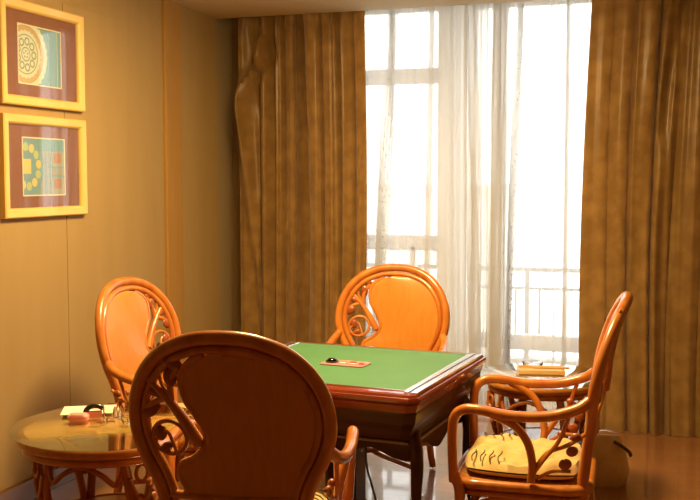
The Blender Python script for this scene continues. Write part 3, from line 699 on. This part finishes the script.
# ------------------------------------------------------------------ pictures on the left wall
def clip_poly(poly, x0, x1, z0, z1):
    def cl(P, ins, inter):
        out = []
        for i in range(len(P)):
            a, b = P[i - 1], P[i]
            if ins(b):
                if not ins(a): out.append(inter(a, b))
                out.append(b)
            elif ins(a): out.append(inter(a, b))
        return out
    for ax, lim, sg in ((0, x0, 1), (0, x1, -1), (1, z0, 1), (1, z1, -1)):
        if not poly: return []
        def ins(p): return sg * (p[ax] - lim) >= 0
        def inter(a, b):
            t_ = (lim - a[ax]) / (b[ax] - a[ax]); return (a[0] + (b[0] - a[0]) * t_, a[1] + (b[1] - a[1]) * t_)
        poly = cl(poly, ins, inter)
    return poly
def picture(label, y0, y1, z0, z1, kind):
    W, Hh = (y1 - y0), (z1 - z0); cy, cz = (y0 + y1) / 2, (z0 + z1) / 2
    t = thing('framed_picture', label, 'picture', (XL + 0.0125, cy, cz), 0, 'framed prints on the left wall')
    # local: x out of the wall, y along it, z up
    bw = 0.048; X = lambda a, b, d: (d, a, b)
    bm = bmesh.new(); h, v = W / 2, Hh / 2
    prof = [(0, 0), (0, 0.028), (0.006, 0.033), (0.036, 0.030), (0.044, 0.022), (0.048, 0.012), (0.048, 0)]
    loops = [[bm.verts.new((d, sy * (h - i), sz * (v - i))) for sy, sz in ((1, 1), (-1, 1), (-1, -1), (1, -1))] for i, d in prof]
    for A, B_ in zip(loops, loops[1:] + loops[:1]):
        for k in range(4): bm.faces.new([A[k], A[(k + 1) % 4], B_[(k + 1) % 4], B_[k]])
    obj('frame', bm, M['pine'], t, smooth=False)
    bm = bmesh.new(); add_box(bm, 0.001, 0.008, -h + bw - 0.003, h - bw + 0.003, -v + bw - 0.003, v - bw + 0.003); obj('mount', bm, M['mount'], t, smooth=False)
    pw, ph_ = 0.172, 0.140; oy = -0.018 if kind == 1 else -0.005
    bm = bmesh.new()
    for (a0, a1, b0, b1) in [(-pw - .006, pw + .006, ph_, ph_ + .006), (-pw - .006, pw + .006, -ph_ - .006, -ph_), (-pw - .006, -pw, -ph_, ph_), (pw, pw + .006, -ph_, ph_)]:
        add_box(bm, 0.008, 0.0105, a0 + oy, a1 + oy, b0, b1)
    obj('fillet', bm, M['fillet'], t, smooth=False)
    mats = [M['teal'], M['cream'], M['ochre'], M['olive'], M['yellow'], M['lime'], M['bluegrey'], M['printbrown'], M['printtan']]
    bm = bmesh.new(); lay = [0]
    def face(poly, mi):
        poly = clip_poly(poly, -pw, pw, -ph_, ph_)
        if len(poly) < 3: return
        lay[0] += 1; d = 0.0083 + 0.00003 * lay[0]
        try:
            f = bm.faces.new([bm.verts.new((d, a + oy, b)) for a, b in poly]); f.material_index = mi
        except ValueError: pass
    def disc(cx, cz_, r, mi, n=36, lob=0, la=0, ry=1.0): face([(cx + r * (1 + la * math.cos(lob * 2 * PI * k / n)) * math.cos(2 * PI * k / n), cz_ + ry * r * (1 + la * math.cos(lob * 2 * PI * k / n)) * math.sin(2 * PI * k / n)) for k in range(n)], mi)
    if kind == 1:
        face([(-pw, -ph_), (pw, -ph_), (pw, ph_), (-pw, ph_)], 0)
        cx = -pw + 0.058
        disc(cx, 0, 0.172, 1, 180, 30, 0.03); disc(cx, 0, 0.142, 3, 90); disc(cx, 0, 0.139, 2, 90); disc(cx, 0, 0.116, 1, 120, 24, 0.03)
        disc(cx, 0, 0.098, 3, 90); disc(cx, 0, 0.092, 1, 90)
        for k in range(9):
            a = 2 * PI * k / 9; disc(cx + 0.064 * math.cos(a), 0.064 * math.sin(a), 0.021, 3, 20); disc(cx + 0.064 * math.cos(a), 0.064 * math.sin(a), 0.012, 1, 16)
        disc(cx, 0, 0.036, 3, 40); disc(cx, 0, 0.029, 1, 40)
        for k in range(5):
            a = 2 * PI * k / 5 + .3; disc(cx + 0.016 * math.cos(a), 0.016 * math.sin(a), 0.006, 3, 12)
        face([(pw - 0.030, -ph_), (pw - 0.026, -ph_), (pw - 0.026, ph_), (pw - 0.030, ph_)], 1)
    else:
        face([(-pw, -ph_), (pw, -ph_), (pw, ph_), (-pw, ph_)], 0)
        face([(-0.03, -ph_), (pw, -ph_), (pw, 0.08), (-0.03, 0.08)], 8)
        cx = -pw + 0.035
        disc(cx, 0, 0.135, 6, 60); disc(cx, 0, 0.128, 0, 60)
        face([(cx - 0.032, -0.035), (cx + 0.030, -0.035), (cx + 0.030, 0.038), (cx - 0.032, 0.038)], 4)
        for k in range(12):
            a = 2 * PI * k / 12 + 0.13
            disc(cx + 0.092 * math.cos(a), 0.098 * math.sin(a), 0.026, 6, 20); disc(cx + 0.092 * math.cos(a), 0.098 * math.sin(a), 0.022, 5 if k % 2 else 4, 20)
        for k in range(8):
            a = 2 * PI * k / 8 + 0.4; disc(cx + 0.056 * math.cos(a), 0.060 * math.sin(a), 0.009, 6, 14)
        for (a0, b0) in ((0.085, 0.02), (0.085, -0.11)): face([(a0, b0), (a0 + 0.06, b0), (a0 + 0.06, b0 + 0.05), (a0, b0 + 0.05)], 7)
        for a0 in (0.005, 0.045): face([(a0, -ph_), (a0 + 0.012, -ph_), (a0 + 0.012, 0.07), (a0, 0.07)], 6)
        for b0 in (-0.05, -0.005, 0.085): face([(0.02, b0), (pw, b0), (pw, b0 + 0.008), (0.02, b0 + 0.008)], 0)
    o = obj('print', bm, mats, t, smooth=False)
    # recalc may flip single faces: point them into the room
    for p in o.data.polygons:
        if p.normal.x < 0: p.flip()
    bm = bmesh.new(); add_box(bm, 0.0155, 0.0175, -h + bw - 0.002, h - bw + 0.002, -v + bw - 0.002, v - bw + 0.002); obj('glass_pane', bm, M['glass'], t, smooth=False)
    return t
picture('upper yellow-framed picture of a cream rosette on teal, brown mount', 3.985, 4.67, 1.958, 2.462, 1)
picture('lower yellow-framed picture of yellow and green dots, brown mount', 3.985, 4.675, 1.410, 1.912, 2)

# ------------------------------------------------------------------ light
sc = bpy.context.scene
w = bpy.data.worlds.new('overcast_sky'); sc.world = w; w.use_nodes = True
bgn = w.node_tree.nodes['Background']; bgn.inputs[0].default_value = (1.0, 0.985, 0.965, 1); bgn.inputs[1].default_value = 3.9
def area(name, loc, size, power, colr, rot=(0, 0, 0)):
    l = bpy.data.lights.new(name, 'AREA'); l.shape = 'DISK'; l.size = size; l.energy = power; l.color = colr
    o = bpy.data.objects.new(name, l); col.objects.link(o); o.location = loc; o.rotation_euler = rot; return o
area('ceiling_lamp_light', (-1.5, 4.1, 2.66), 0.7, 112, (1.0, 0.71, 0.32))
pl = bpy.data.lights.new('ceiling_lamp_glow', 'POINT'); pl.shadow_soft_size = 0.14; pl.energy = 58; pl.color = (1.0, 0.71, 0.32)
po = bpy.data.objects.new('ceiling_lamp_glow', pl); col.objects.link(po); po.location = (-1.5, 4.1, 2.50)

# ------------------------------------------------------------------ camera
cam = bpy.data.cameras.new('camera'); co = bpy.data.objects.new('camera', cam); col.objects.link(co)
cam.sensor_width = 36; cam.lens = 36 * 1000 / 700
co.location = (0, 0, 1.6); co.rotation_euler = (R(90) - math.atan(71 / 1000), 0, R(18.5))
cam.clip_start = 0.05; cam.clip_end = 300
sc.camera = co
vs = sc.view_settings; sc.display_settings.display_device = 'sRGB'
vs.view_transform = 'Standard'; vs.look = 'None'; vs.exposure = 0.0; vs.gamma = 1; vs.use_curve_mapping = False
